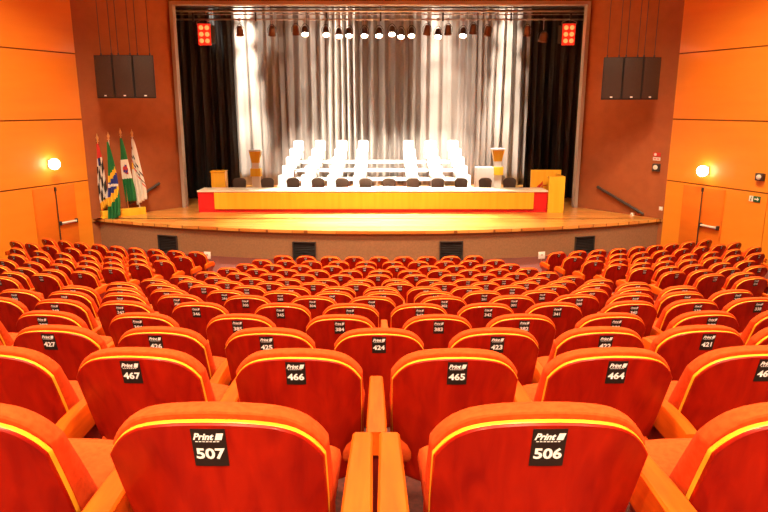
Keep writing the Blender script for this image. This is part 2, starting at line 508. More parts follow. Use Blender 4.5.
for side, nm in (('l', 'door_1'), ('r', 'door_2')):
    rz = wall_rot(side)
    r = empty(nm, wall_point(side, 1.325 if side == 'l' else 1.455, HALLZ, 0), rz); tag(r, kind='structure')
    top = CAMZ-2.36-HALLZ
    sgn = 1
    for k, x in enumerate((-.362, .362)):
        leaf = simple('door_leaf', r, M['door_wood'], ((x, -.008, top/2), (.712, .04, top-.01)), bevel=.004)
    barx = .36
    bm = bmesh.new(); tube(bm, [(barx-.27, -.085, .98), (barx+.27, -.085, .98)], .035, 10)
    pb = mesh_obj('panic_bar', bm, M['cream'], r)
    simple('bar_bracket', pb, M['darkmetal'], ((barx-.30, -.06, .98), (.07, .075, .12)), bevel=.01)
    simple('bar_bracket', pb, M['darkmetal'], ((barx+.30, -.06, .98), (.07, .075, .12)), bevel=.01)
    rodx = .02 if side == 'l' else -.02
    bm = bmesh.new(); tube(bm, [(rodx, -.045, .02), (rodx, -.045, top-.05)], .016, 8)
    box(bm, (rodx, -.045, top-.07), (.06, .04, .12)); mesh_obj('door_rod', bm, M['darkmetal'], r)
    for x in (-.735, .735):
        simple('door_frame', r, M['door_wood'], ((x, 0.004, top/2), (.03, .05, top)), bevel=.003)

# proscenium wall: splayed flanks + header
AL, AR, AD = -6.97, 6.93, 23.2
ATOP = CAMZ+3.30
bm = bmesh.new()
prism(bm, [(LC.x, LC.y), (AL-.12, AD), (AL-.12, AD+.4), (LC.x-.5, LC.y+.4)], HALLZ-.3, TOPZ)
mesh = mesh_obj('wall_front_left', bm, M['rust_wall'], smooth=False); tag(mesh, kind='structure')
bm = bmesh.new()
prism(bm, [(RCn.x, RCn.y), (RCn.x+.5, RCn.y+.4), (AR+.12, AD+.4), (AR+.12, AD)], HALLZ-.3, TOPZ)
mesh = mesh_obj('wall_front_right', bm, M['rust_wall'], smooth=False); tag(mesh, kind='structure')
bm = bmesh.new(); box(bm, ((AL+AR)/2, AD+.2, (ATOP+.12+TOPZ)/2), (AR-AL+.24, .4, TOPZ-ATOP-.12))
tag(mesh_obj('wall_front_header', bm, M['rust_wall'], smooth=False), kind='structure')
bm = bmesh.new()
box(bm, (AL-.06, AD+.05, (STAGEZ+ATOP)/2+.06), (.12, .36, ATOP-STAGEZ+.12), bevel=.01)
box(bm, (AR+.06, AD+.05, (STAGEZ+ATOP)/2+.06), (.12, .36, ATOP-STAGEZ+.12), bevel=.01)
box(bm, ((AL+AR)/2, AD+.05, ATOP+.06), (AR-AL, .36, .12), bevel=.01)
tag(mesh_obj('trim_1', bm, M['arch'], smooth=False), kind='structure')
bm = bmesh.new(); box(bm, (0, 4.8, TOPZ+.1), (44, 40, .2)); tag(mesh_obj('ceiling', bm, M['ceiling'], smooth=False), kind='structure')
bm = bmesh.new(); box(bm, (0, -9.0, (TOPZ+HALLZ)/2), (44, .2, TOPZ-HALLZ+1)); tag(mesh_obj('wall_back', bm, M['orange_wall'], smooth=False), kind='structure')

# stage: floor with a curved lip, and the brown face beneath
RS, CS = 20.4, 39.0
def stage_poly(R, xl, xr, back):
    pts = []
    for i in range(33):
        x = xl+(xr-xl)*i/32
        pts.append((x, CS-math.sqrt(R*R-x*x)))
    return pts+back
bm = bmesh.new()
back = [(RCn.x-.01, RCn.y), (AR+.1, AD), (AR+.1, AD+.42), (9.6, AD+.42), (9.6, 31.4), (-9.6, 31.4), (-9.6, AD+.42), (AL-.1, AD+.42), (AL-.1, AD), (LC.x+.01, LC.y)]
prism(bm, stage_poly(RS, LC.x+.02, RCn.x-.02, back), STAGEZ-.09, STAGEZ)
tag(mesh_obj('stage_floor', bm, M['planks'], smooth=False), kind='structure')
bm = bmesh.new()
back2 = [(RCn.x-.1, RCn.y+.3), (LC.x+.1, LC.y+.3)]
prism(bm, stage_poly(RS-.08, LC.x+.02, RCn.x-.02, back2), HALLZ-.1, STAGEZ-.09)
tag(mesh_obj('wall_stage_face', bm, M['stage_wall'], smooth=False), kind='structure')
for px, wy, nm in ((168.5, 234.5, 'beneath the flags'), (304.5, 241, 'second from the flag side'), (451, 240.5, 'third from the flag side'), (584, 235.5, 'nearest the handrail by the exit sign')):
    x = (px-CX)/F*19.3; 
    for _ in range(4):
        yv = CS-math.sqrt((RS-.08)**2-x*x); x = (px-CX)/F*(yv*CT+4.3*ST)
    a = math.asin(x/(RS-.08)); ztop = at(px, wy, yv).z
    h = ztop-HALLZ-.02
    r = empty('stage_vent', (x, yv-.012, HALLZ), a)
    tag(r, f'dark rectangular vent in the brown stage face, {nm}', 'vent', 'vents in the stage face')
    simple('vent_frame', r, M['darkmetal'], ((-.335, -.01, h/2), (.03, .06, h)), ((.335, -.01, h/2), (.03, .06, h)), ((0, -.01, h-.015), (.70, .06, .03)), ((0,-.01,.015),(.7,.06,.03)))
    bm = bmesh.new(); box(bm, (0, .015, h/2), (.66, .02, h-.04))
    for k in range(9): box(bm, (0, -.005, .06+k*(h-.1)/9), (.64, .012, .03), rot=Matrix.Rotation(.6, 3, 'X'))
    mesh_obj('vent_slats', bm, M['black'], r, smooth=False)
# fly tower shell behind the arch
bm = bmesh.new()
for c, s in (((-9.7, 27.5, 2), (.2, 8.2, 10)), ((9.7, 27.5, 2), (.2, 8.2, 10)), ((0, 31.5, 2), (19.6, .2, 10)), ((0, 27.5, 7.1), (19.6, 8.2, .2))): box(bm, c, s)
tag(mesh_obj('wall_stage_back', bm, M['black'], smooth=False), kind='structure')

# ------------------------------------------------------------------ curtains
def curtain(name, x0, x1, y, z0, z1, mtl, wl=.33, amp=.13, seed=0, label='', cat='curtain', group=None):
    rnd = random.Random(seed)
    nx = int((x1-x0)/.022); nz = 14
    # irregular fold positions
    ph = [rnd.uniform(0, 6.28) for _ in range(4)]
    bm = bmesh.new(); rows = []
    for j in range(nz+1):
        v = j/nz; row = []
        for i in range(nx+1):
            x = x0+(x1-x0)*i/nx
            t = x/wl
            w = t + .55*math.sin(t*.37+ph[0]) + .35*math.sin(t*.83+ph[1])
            a = amp*(1-.30*v)*(.65+.35*math.sin(t*.29+ph[2]))
            f = math.sin(2*PI*w); f = math.copysign(abs(f)**.75, f)
            yy = y + a*f + .02*math.sin(2*PI*w*2.3+ph[3]+v*2) + .03*math.sin(v*3+t)
            row.append(bm.verts.new((x+.015*math.sin(v*5+t*1.7), yy, z0+(z1-z0)*v)))
        rows.append(row)
    for j in range(nz):
        for i in range(nx): bm.faces.new((rows[j][i], rows[j][i+1], rows[j+1][i+1], rows[j+1][i]))
    o = mesh_obj(name, bm, mtl)
    o.modifiers.new('t', 'SOLIDIFY').thickness = .006
    tag(o, label, cat, group)
    return o
curtain('backdrop_curtain', -7.3, 7.3, 29.9, STAGEZ+.03, 6.6, M['silver_curtain'], .40, .27, 3, 'silver grey pleated backdrop curtain hanging across the rear of the stage')
curtain('side_curtain', -8.6, -6.0, 27.6, STAGEZ+.03, 6.0, M['black_curtain'], .34, .13, 5, 'black pleated side curtain nearest the backdrop on the flag side', group='black side curtains')
curtain('side_curtain', -9.0, -6.35, 25.4, STAGEZ+.03, 6.0, M['black_curtain'], .36, .12, 8, 'black pleated side curtain nearest the arch on the flag side', group='black side curtains')
curtain('side_curtain', 6.05, 8.6, 27.6, STAGEZ+.03, 6.0, M['black_curtain'], .34, .13, 6, 'black pleated side curtain nearest the backdrop behind the tall pulpit', group='black side curtains')
curtain('side_curtain', 6.6, 9.0, 25.4, STAGEZ+.03, 6.0, M['black_curtain'], .36, .12, 9, 'black pleated side curtain nearest the arch behind the tall pulpit', group='black side curtains')

# ------------------------------------------------------------------ pipes and lamps over the stage
def pipe(name, D, py, r, label, m, xr=7.6):
    z = at(380, py, D).z
    bm = bmesh.new(); tube(bm, [(-xr, D, z), (xr, D, z)], r, 10)
    o = mesh_obj(name, bm, m); tag(o, label, 'pipe'); return z
pipe('stage_pipe', 23.75, 7.6, .03, 'thin grey batten pipe highest above the stage opening', M['darkmetal'], 7.3)
pipe('stage_pipe', 24.0, 11.0, .045, 'thick grey pipe just above the lighting bar', M['metal'], 7.3)
ZB = at(380, 19.5, 24.2).z
r = empty('lighting_bar', (0, 24.2, ZB)); tag(r, 'long double lighting bar with clamps holding the stage spotlights', 'lighting bar')
bm = bmesh.new(); tube(bm, [(-7.4,0,0),(7.4,0,0)], .03, 10); mesh_obj('pipe', bm, M['metal'], r)
bm = bmesh.new(); tube(bm, [(-7.4,0,.17),(7.4,0,.17)], .022, 8); mesh_obj('upper_pipe', bm, M['metal'], r)
for x in (-6.6, -4.4, -1.9, 0, 2.2, 4.6, 6.7):
    bm = bmesh.new(); tube(bm, [(x,0,-.04),(x,0,1.6)], .012, 6); box(bm, (x,0,.09), (.06,.06,.30)); mesh_obj('hanger', bm, M['darkmetal'], r)
for px0, px1, nm in ((281, 335, 'flag side'), (434, 490, 'pulpit side')):
    a = at(px0, 5, 23.6); b = at(px1, 5, 23.6); c = (a+b)/2
    bm = bmesh.new(); tube(bm, [a, c+Vector((0,0,.17)), b], .028, 6); box(bm, (c.x, c.y, c.z+.06), (.34, .12, .18))
    o = mesh_obj('roof_bracket', bm, M['arch']); tag(o, f'shallow peaked metal bracket above the pipes, {nm}', 'bracket', 'peaked brackets above the pipes')

def aim_matrix(d):
    return Vector(d).to_track_quat('-Z', 'Y').to_matrix()
def spot_fixture(px, py, lit, aim, label, size=.13, body='tungsten'):
    D = 24.2; p = at(px, py, D)
    r = empty('stage_spotlight', (p.x, p.y, p.z)); tag(r, label, 'spotlight', 'spotlights on the lighting bar')
    d = (Vector(aim)-p).normalized(); R3 = aim_matrix(d)
    def put(bm): bmesh.ops.transform(bm, matrix=R3.to_4x4(), verts=bm.verts[:])
    bm = bmesh.new(); lathe(bm, [(size*.55,.24),(size*.8,.20),(size*.95,.1),(size,-.02),(size*1.12,-.04),(size*1.12,-.10),(size*1.02,-.10),(size*.98,-.05)], 16); put(bm)
    h = mesh_obj('housing', bm, M[body], r)
    bm = bmesh.new(); lathe(bm, [(size*.9,-.055),(size*.93,-.075),(size*.5,-.095),(size*.1,-.1)], 16); put(bm)
    mesh_obj('lens', bm, M['lamp'] if lit else M['darkmetal'], h)
    bm = bmesh.new(); tube(bm, [(-size*1.2,0,0),(-size*1.2,0,.16),(-size*.5,0,.27),(0,0,.3),(size*.5,0,.27),(size*1.2,0,.16),(size*1.2,0,0)], .012, 6); mesh_obj('yoke', bm, M['darkmetal'], r)
    bm = bmesh.new(); tube(bm, [(0,0,.3),(0,0,ZB-p.z)], .016, 6); box(bm, (0,0,ZB-p.z), (.07,.085,.10), bevel=.01); mesh_obj('clamp', bm, M['metal'], r)
    return p, d
PXL = [(240,33,0),(272,33,0),(296,32,0),(305,32.5,1),(326,33,1),(339,34.5,1),(349,34,1),(364.5,34,1),(379,34,1),(392,32.5,1),(401,35,1),(411.5,34,1),(427,32,0),(438,35,1),(448,32,0),(463,34,1),(473,31,0),(487.5,33,0),(527,33,0),(543,39,0)]
lit_pts = []
for i, (px, py, lit) in enumerate(PXL):
    near = ['darkened', 'lit white'][lit]
    p, d = spot_fixture(px, py, lit, (px_ := xat(px, 24.2, 3)*.7, 20.2, STAGEZ) if lit else (xat(px,24.2,3)+random.uniform(-1,1), 26.5, STAGEZ-2),
        f'{near} stage spotlight, {ORD[i+1] if i < 15 else ["sixteenth","seventeenth","eighteenth","nineteenth","twentieth"][i-15]} from the flag side', .12 if i != 19 else .15)
    if lit: lit_pts.append((p, d))
for px, nm, rz in ((204.5, 'flag side', .15), (568.5, 'pulpit side', -.15)):
    p = at(px, 34.5, 24.0)
    r = empty('red_stage_lamp', p, rz); tag(r, f'glowing red six-lamp stage light hanging at the {nm} of the lighting bar', 'stage light', 'red six-lamp stage lights')
    bm = bmesh.new(); box(bm, (0,0,0), (.44,.16,.72), bevel=.02); h = mesh_obj('housing', bm, M['led_body'], r)
    for ix in (-.1, .1):
        for iz in (-.22, 0, .22):
            bm = bmesh.new(); lathe(bm, [(.075,0),(.08,.01),(.05,.03),(.01,.04)], 12)
            bmesh.ops.rotate(bm, cent=(0,0,0), matrix=Matrix.Rotation(PI/2, 3, 'X'), verts=bm.verts[:])
            mesh_obj('lamp', bm, M['led'], h, (ix, -.08, iz))
    for s in (-1, 1):
        bm = bmesh.new(); box(bm, (s*.31,-.06,0), (.16,.015,.62), rot=None); bmesh.ops.rotate(bm, cent=(s*.23,-.06,0), matrix=Matrix.Rotation(s*.7,3,'Z'), verts=bm.verts[:])
        mesh_obj('barn_door', bm, M['darkmetal'], r, smooth=False)
    bm = bmesh.new(); tube(bm, [(-.24,0,0),(-.24,0,.42),(0,0,.5),(.24,0,.42),(.24,0,0)], .014, 6); tube(bm, [(0,0,.5),(0,0,ZB-p.z)], .018, 6); mesh_obj('yoke', bm, M['metal'], r)

# ------------------------------------------------------------------ hanging loudspeakers
def speaker_cluster(px0, px1, py0, py1, nm, sx):
    D = 20.2
    xs = [px0+(px1-px0)*k/3 for k in range(4)]
    for k in range(3):
        a = at((xs[k]+xs[k+1])/2, py0, D); b = at((xs[k]+xs[k+1])/2, py1, D)
        w = abs(at(xs[k+1], py0, D).x-at(xs[k], py0, D).x)*.98
        h = a.z-b.z; yo = [.06,0,.06][k]
        r = empty('loudspeaker', (a.x, D+yo, b.z), [.18,0,-.18][k]*-1)
        place = ['nearest the side wall','in the middle','nearest the stage'] if sx < 0 else ['nearest the stage','in the middle','nearest the side wall']
        tag(r, f'black hanging loudspeaker {place[k]} of the cluster {nm}', 'loudspeaker', f'loudspeaker cluster {nm}')
        bm = bmesh.new()
        poly = [(-w/2,0),(w/2,0),(w/2*.78,.5),(-w/2*.78,.5)]
        prism(bm, poly, 0, h); mesh_obj('cabinet', bm, M['black'], r, smooth=False)
        bm = bmesh.new(); box(bm, (0,-.012,h/2), (w*.93,.03,h*.95), bevel=.008)
        g = mesh_obj('grille', bm, M['speaker'], r)
        simple('badge', g, M['white'], ((0,-.03,.07),(.07,.01,.035)))
        for dx in (-w*.3, w*.3):
            bm = bmesh.new(); tube(bm, [(dx,.2,h),(dx,.2,TOPZ-b.z)], .010, 6); box(bm,(dx,.2,h+.03),(.04,.04,.08)); mesh_obj('cable', bm, M['darkmetal'], r)
speaker_cluster(91.5, 152, 55, 98, 'above the flags', -1)
speaker_cluster(605, 663.5, 57, 99.5, 'above the handrail', 1)

# ------------------------------------------------------------------ wall lamps and fittings
for side, px, py, nm in (('l', 53.5, 164, 'above the double door beside the flags'), ('r', 703.5, 171, 'above the double door beside the exit sign')):
    s = 1.37 if side == 'l' else 1.49
    D = wall_point(side, s, 0, .12).y
    z = at(px, py, D).z
    r = empty('wall_lamp', wall_point(side, s, z, 0), wall_rot(side)); tag(r, f'glowing round wall lamp {nm}', 'wall lamp', 'glowing wall lamps')
    bm = bmesh.new(); box(bm, (0,-.03,0), (.16,.06,.24), bevel=.012); mesh_obj('back_plate', bm, M['metal'], r)
    bm = bmesh.new(); bmesh.ops.create_uvsphere(bm, u_segments=20, v_segments=12, radius=.16); mesh_obj('globe', bm, M['sconce'], r, (0,-.20,0))
# emergency light + exit sign on the wall by door_2
s = 3.25; z = at(761, 177, wall_point('r', s, 0).y).z
r = empty('emergency_light', wall_point('r', s, z), wall_rot('r')); tag(r, 'small square emergency light above the green exit sign', 'emergency light')
bm = bmesh.new(); box(bm, (0,-.05,0), (.24,.10,.20), bevel=.01); mesh_obj('housing', bm, M['darkmetal'], r)
bm = bmesh.new(); lathe(bm, [(.07,0),(.07,.02),(.03,.035),(.005,.04)], 16); bmesh.ops.rotate(bm, cent=(0,0,0), matrix=Matrix.Rotation(PI/2,3,'X'), verts=bm.verts[:]); mesh_obj('lens', bm, M['cream'], r, (0,-.10,0))
s = 3.15; z = at(757, 199, wall_point('r', s, 0).y).z
r = empty('exit_sign', wall_point('r', s, z), wall_rot('r')); tag(r, 'green exit sign with white arrow on the orange wall', 'exit sign')
simple('sign_panel', r, M['sign_green'], ((.06,-.012,0),(.21,.02,.16)))
simple('running_figure_panel', r, M['white'], ((-.11,-.012,0),(.12,.02,.15)))
bm = bmesh.new(); box(bm, (.04,-.026,0), (.09,.006,.03)); prism(bm, [(.08,-.05),(.13,0),(.08,.05)], -.029, -.023)
for v in bm.verts[-6:]: v.co = Vector((v.co.x, v.co.z, v.co.y))
mesh_obj('arrow', bm, M['white'], r, smooth=False)
bm = bmesh.new(); box(bm,(-.11,-.026,.0),(.02,.006,.06)); box(bm,(-.10,-.026,.045),(.022,.006,.022)); box(bm,(-.125,-.026,-.045),(.015,.006,.05),); box(bm,(-.095,-.026,-.04),(.04,.006,.012))
mesh_obj('running_figure', bm, M['sign_green'], r, smooth=False)
# splayed wall fittings
def flank(side, px, py, off=.0):
    A, B = (Vector((AR+.12, AD)), RCn) if side == 'r' else (Vector((AL-.12, AD)), LC)
    d = B-A; n = Vector((-d.y, d.x)).normalized()
    if n.y > 0: n = -n
    lo, hi = 0, 1
    for _ in range(40):
        t = (lo+hi)/2; q = A+d*t
        p = at(px, py, q.y)
        if (abs(p.x) > abs(q.x)): lo = t
        else: hi = t
    q = A+d*t; p = at(px, py, q.y)
    return Vector((q.x+n.x*off, q.y+n.y*off, p.z)), math.atan2(n.x, -n.y)
p, rz = flank('r', 657, 157)
r = empty('warning_sign', p, rz); tag(r, 'small red and white sign above a round fixture on rust wall', 'sign')
simple('sign_panel', r, M['cream'], ((0,-.01,-.06),(.24,.02,.10))); simple('symbol_panel', r, M['flagred'], ((0,-.01,.08),(.24,.02,.12)))
bm = bmesh.new(); lathe(bm, [(.045,0),(.045,.004)], 14); bmesh.ops.rotate(bm, cent=(0,0,0), matrix=Matrix.Rotation(PI/2,3,'X'), verts=bm.verts[:])
mesh_obj('symbol', bm, M['white'], r, (-.05,-.02,.08))
simple('lettering', r, M['red_ink'], ((-.05,-.022,-.06),(.08,.004,.03)), ((.055,-.022,-.06),(.08,.004,.03)))
p, rz = flank('r', 657, 167.5)
r = empty('wall_beacon', p, rz); tag(r, 'round dark wall beacon with pale lens below the red sign', 'light')
bm = bmesh.new(); box(bm,(0,-.05,0),(.24,.1,.24),bevel=.02); mesh_obj('housing', bm, M['darkmetal'], r)
bm = bmesh.new(); lathe(bm, [(.075,0),(.075,.02),(.03,.035),(.005,.04)], 16); bmesh.ops.rotate(bm, cent=(0,0,0), matrix=Matrix.Rotation(PI/2,3,'X'), verts=bm.verts[:]); mesh_obj('lens', bm, M['cream'], r, (0,-.10,.01))
p, rz = flank('r', 661, 208.5)
r = empty('light_switch', p, rz); tag(r, 'small pale switch plate low on the rust wall', 'switch')
simple('plate', r, M['cream'], ((0,-.01,0),(.12,.02,.12)), bevel=.005); simple('rocker', r, M['white'], ((0,-.023,0),(.05,.012,.07)), bevel=.003)
p, rz = flank('r', 633, 214.5, .02)
r = empty('socket_box', p, rz); tag(r, 'small white socket box beside the handrail foot', 'socket')
simple('plate', r, M['white'], ((0,-.02,0),(.12,.04,.12)), bevel=.005); simple('outlet', r, M['cream'], ((0,-.042,0),(.06,.008,.06)), bevel=.002)
def rail(side, a, b, label):
    p0, _ = flank(side, *a, .10); p1, _ = flank(side, *b, .10); w0, _ = flank(side, *a, .0); w1, _ = flank(side, *b, .0)
    r = empty('handrail', p0); tag(r, label, 'handrail')
    bm = bmesh.new(); tube(bm, [(0,0,0), p1-p0], .045, 10); mesh_obj('rail', bm, M['darkmetal'], r)
    for t in (.12, .5, .88):
        q = (p1-p0)*t; w = w0+(w1-w0)*t-p0
        bm = bmesh.new(); tube(bm, [q, q-Vector((0,0,.07)), Vector((w.x,w.y,q.z-.09))], .012, 6); mesh_obj('bracket', bm, M['darkmetal'], r)
rail('r', (599,186.5), (645,214), 'dark sloping handrail on the rust wall beside the stage')
rail('l', (158,183), (128,203), 'dark sloping handrail behind the flags')

# ------------------------------------------------------------------ conference table
TD = 22.0     # front face distance
tz = STAGEZ
def tx(px, D=TD): return xat(px, D, STAGEZ+.4)
r = empty('conference_table', (0, TD, tz)); tag(r, 'long panel table with yellow wood front, red base and white top', 'table')
x0, x1 = tx(214.5), tx(533.5); xl, xr_ = tx(198), tx(547.5)
simple('front_panel', r, M['yellow_wood'], (((x0+x1)/2, -.0, .40), (x1-x0, .05, .56)), bevel=.004, smooth=False)
simple('table_top', r, M['table_top'], (((xl+xr_)/2, .42, .725), (xr_-xl+.01, .92, .045)), bevel=.006)
simple('base_strip', r, M['red_panel'], (((xl+xr_)/2, .06, .065), (xr_-xl, .05, .13)), smooth=False)
for a, b in ((xl, x0), (x1, xr_)):
    simple('end_block', r, M['red_panel'], (((a+b)/2, .42, .395), (b-a-.004, .80, .60)), bevel=.004, smooth=False)
simple('modesty_board', r, M['red_panel'], (((x0+x1)/2, .10, .4), (x1-x0-.02, .03, .58)), smooth=False)
o = simple('paper_stack', None, M['white'], ((xat(387, TD+.4, tz+.8), TD+.45, tz+.7475+.035), (.46,.3,.07)), bevel=.004); tag(o, 'stack of white papers lying on the middle of the long table', 'papers')

# swivel chairs behind the table
PC = {}
def swivel_parts():
    def bshape(u, v, s, d):
        hw = .24-.03*(1-v); x = u*hw*s; ztop = 1.03-.02*u*u-.09*abs(u)**5
        z0 = .55+.05*abs(u)**4; z = z0+(ztop-z0)*v; z = .8+(z-.8)*s
        return (x, .25*-x*x*4*.6+d, z)
    bm = bmesh.new(); stack_solid(bm, bshape, [(.92,-.0),(1,.015),(1,.045),(.92,.06)], 13, 7); bmesh.ops.recalc_face_normals(bm, faces=bm.faces[:]); a = fin(bm, 'backrest', M['chair_black'])
    bm = bmesh.new(); box(bm, (0,-.22,.45), (.48,.46,.09), bevel=.035); b = fin(bm, 'seat', M['chair_black'])
    bm = bmesh.new(); tube(bm, [(0,-.22,.08),(0,-.22,.41)], .03, 8); tube(bm, [(0,-.1,.42),(0,.04,.44),(0,.05,.7)], .02, 6); c = fin(bm, 'column', M['darkmetal'])
    bm = bmesh.new()
    for k in range(5):
        t = 2*PI*k/5; tube(bm, [(0,-.22,.1),(.27*math.cos(t),-.22+.27*math.sin(t),.05)], [.03,.018], 6)
        bmesh.ops.create_uvsphere(bm, u_segments=8, v_segments=6, radius=.028, matrix=Matrix.Translation((.27*math.cos(t),-.22+.27*math.sin(t),.028)))
    d = fin(bm, 'star_base', M['darkmetal'])
    for me in (a,b,c,d): me.polygons.foreach_set('use_smooth', [True]*len(me.polygons))
    return dict(backrest=a, seat=b, column=c, star_base=d)
SW = swivel_parts()
for k, px in enumerate([239.5,267.5,293,318,342,365.5,389,413,437.8,461.3,485.3,509.7]):
    D = TD+1.42
    r = empty('conference_chair', (xat(px, D, tz+.9), D, tz), random.uniform(-.08,.08))
    tag(r, f'dark chair behind the long table, {ORD[k+1]} from the flag side', 'chair', 'dark chairs behind the long table')
    for n, me in SW.items(): child(n, me, r)

# ------------------------------------------------------------------ lecterns and pulpit
def lectern(px0, px1, pyt, D, label):
    a = at(px0, pyt, D); b = at(px1, pyt, D); w = b.x-a.x; h = a.z-STAGEZ
    r = empty('lectern', ((a.x+b.x)/2, D, STAGEZ)); tag(r, label, 'lectern')
    simple('front_panel', r, M['yellow_wood'], ((0,0,h/2-.02),(w*.96,.03,h-.06)), bevel=.004)
    simple('side_panel', r, M['yellow_wood'], ((-w*.47,.2,h/2-.02),(.025,.38,h-.06)), bevel=.003)
    simple('side_panel', r, M['yellow_wood'], ((w*.47,.2,h/2-.02),(.025,.38,h-.06)), bevel=.003)
    bm = bmesh.new(); box(bm, (0,.18,h-.02), (w*1.04,.48,.04), bevel=.006); mesh_obj('top', bm, M['trim_wood'], r)
    simple('base', r, M['trim_wood'], ((0,.19,.02),(w,.44,.04)), bevel=.004)
lectern(210.5, 225, 171, 23.3, 'yellow wooden lectern behind the flag-side end of the long table')
# pulpit: two stepped boards
D = 23.0
a = at(531, 169.8, D); b = at(561, 169.8, D); c = at(549.5, 176.5, 21.9); d_ = at(565.5, 176.5, 21.9)
r = empty('pulpit', ((c.x+d_.x)/2, 21.9, STAGEZ)); tag(r, 'tall yellow wooden pulpit of stepped boards with red emblem by the table end', 'pulpit')
ox = (c.x+d_.x)/2
ha = a.z-STAGEZ; hc = c.z-STAGEZ
simple('rear_board', r, M['yellow_wood'], (((a.x+b.x)/2-ox, D-21.9, ha/2), (b.x-a.x, .06, ha)), bevel=.004)
simple('side_board', r, M['yellow_wood'], ((0, 0.02, hc/2), (d_.x-c.x, .05, hc)), bevel=.004)
simple('flank_board', r, M['yellow_wood'], (((d_.x-c.x)/2-.03, .55, hc/2), (.05, 1.0, hc)), bevel=.004)
simple('reading_shelf', r, M['trim_wood'], ((.06, .5, hc-.10), (.38, .7, .03)), bevel=.004)
e = at(541, 185.5, D-.04)
bm = bmesh.new()
def flat(bm, pts, y, t=.006):
    lo = [bm.verts.new((x, y, z)) for x, z in pts]; hi = [bm.verts.new((x, y-t, z)) for x, z in pts]
    bm.faces.new(hi); bm.faces.new(list(reversed(lo)))
    for i in range(len(pts)): bm.faces.new((lo[i], lo[(i+1)%len(pts)], hi[(i+1)%len(pts)], hi[i]))
ex, ez = e.x-ox, e.z-STAGEZ
yf = D-21.9-.035
flat(bm, [(ex-.16,ez-.16),(ex-.13,ez-.02),(ex-.02,ez+.06),(ex+.05,ez+.17),(ex+.06,ez+.04),(ex-.02,ez-.03),(ex-.05,ez-.16)], yf)
flat(bm, [(ex+.02,ez-.16),(ex+.0,ez-.05),(ex+.06,ez+.0),(ex+.08,ez-.16)], yf)
flat(bm, [(ex+.05,ez-.02),(ex+.2,ez-.01),(ex+.2,ez+.015),(ex+.05,ez+.02)], yf)
mesh_obj('emblem', bm, M['red_ink'], r, smooth=False)

def totem(px, pyt, D, w, label):
    a = at(px, pyt, D); h = a.z-STAGEZ
    r = empty('display_pedestal', (a.x, D, STAGEZ)); tag(r, label, 'pedestal', 'flared wooden pedestals')
    def frus(z0, z1, w0, w1, m, n):
        bm = bmesh.new()
        lo = [bm.verts.new((sx*w0/2, sy*w0/2*.8, z0)) for sx, sy in ((-1,-1),(1,-1),(1,1),(-1,1))]
        hi = [bm.verts.new((sx*w1/2, sy*w1/2*.8, z1)) for sx, sy in ((-1,-1),(1,-1),(1,1),(-1,1))]
        bm.faces.new(list(reversed(lo))); bm.faces.new(hi)
        for i in range(4): bm.faces.new((lo[i], lo[(i+1)%4], hi[(i+1)%4], hi[i]))
        return mesh_obj(n, bm, m, r, smooth=False)
    frus(h-.05, h, w*1.05, w*1.08, M['cream'], 'rim')
    frus(h-.50, h-.05, w*.62, w*1.0, M['yellow_wood'], 'flared_head')
    frus(h-.72, h-.50, w*.58, w*.62, M['cream'], 'neck')
    frus(h-1.03, h-.72, w*.9, w*.9, M['yellow_wood'], 'block')
    frus(.05, h-1.03, w*.66, w*.7, M['cream'], 'shaft')
    frus(0, .05, w*1.1, w*1.0, M['cream'], 'foot')
totem(255.2, 150, 26.0, .45, 'flared wooden pedestal near the flag-side end of the long table')
totem(498, 148.5, 26.0, .48, 'flared wooden pedestal near the pulpit end of the long table')

# ------------------------------------------------------------------ riser and white chairs
RD, STEP, RISE = 25.45, .75, .30
for k in range(1, 5):
    r = empty('riser_platform', (-.15, RD+STEP*k, STAGEZ)); tag(r, f'open-framed white riser platform, {ORD[k]} step up behind the long table', 'riser', 'stepped riser platforms')
    W_ = 8.0-.15*k
    simple('deck', r, M['white'], ((0, .37, RISE*k-.04), (W_, .74, .08)), bevel=.006)
    for x in [-3.8, -2.55, -1.3, 0, 1.3, 2.55, 3.8]:
        for yy in (.06, .68):
            simple('leg', r, M['metal'], ((x*W_/8.0, yy, (RISE*k-.08)/2), (.05,.05,RISE*k-.08)), smooth=False)
def white_parts():
    def bshape(u, v, s, d):
        hw = .235; x = u*hw*s; ztop = .87-.015*u*u-.04*abs(u)**6
        z = .40+(ztop-.40)*v; z = .64+(z-.64)*s
        return (x, .2+.12*(z-.4)-.25*x*x+d, z)
    bm = bmesh.new(); stack_solid(bm, bshape, [(.97,0),(1,.01),(1,.025),(.97,.035)], 11, 6); bmesh.ops.recalc_face_normals(bm, faces=bm.faces[:]); a = fin(bm, 'backrest', M['white'])
    bm = bmesh.new(); box(bm, (0,0,.43), (.46,.44,.045), bevel=.018); b = fin(bm, 'seat', M['white'])
    legs = []
    for sx in (-1,1):
        for sy in (-1,1):
            bm = bmesh.new(); tube(bm, [(sx*.19,sy*.18,.41),(sx*.215,sy*.205,0)], .017, 6); legs.append(fin(bm, 'leg', M['white']))
    for me in [a,b]+legs: me.polygons.foreach_set('use_smooth', [True]*len(me.polygons))
    return a, b, legs
WA, WB, WL = white_parts()
tops = [-3.62,-2.66,-1.70,-.76,1.24,2.20,3.2]; bots = [-3.88,-2.95,-1.90,-.86,1.30,2.33,3.38]
for c_ in range(7):
    for k in range(5):
        t = k/4
        x = bots[c_]*(1-t)+tops[c_]*t
        r = empty('white_chair', (x, RD+STEP*k+.42, STAGEZ+RISE*k), 0)
        where = 'on the stage floor' if k == 0 else f'on the {ORD[k]} riser platform'
        tag(r, f'white chair, {ORD[c_+1]} column from flag side, {where}', 'chair', 'white chairs on the riser')
        child('backrest', WA, r); child('seat', WB, r)
        for l in WL: child('leg', l, r)
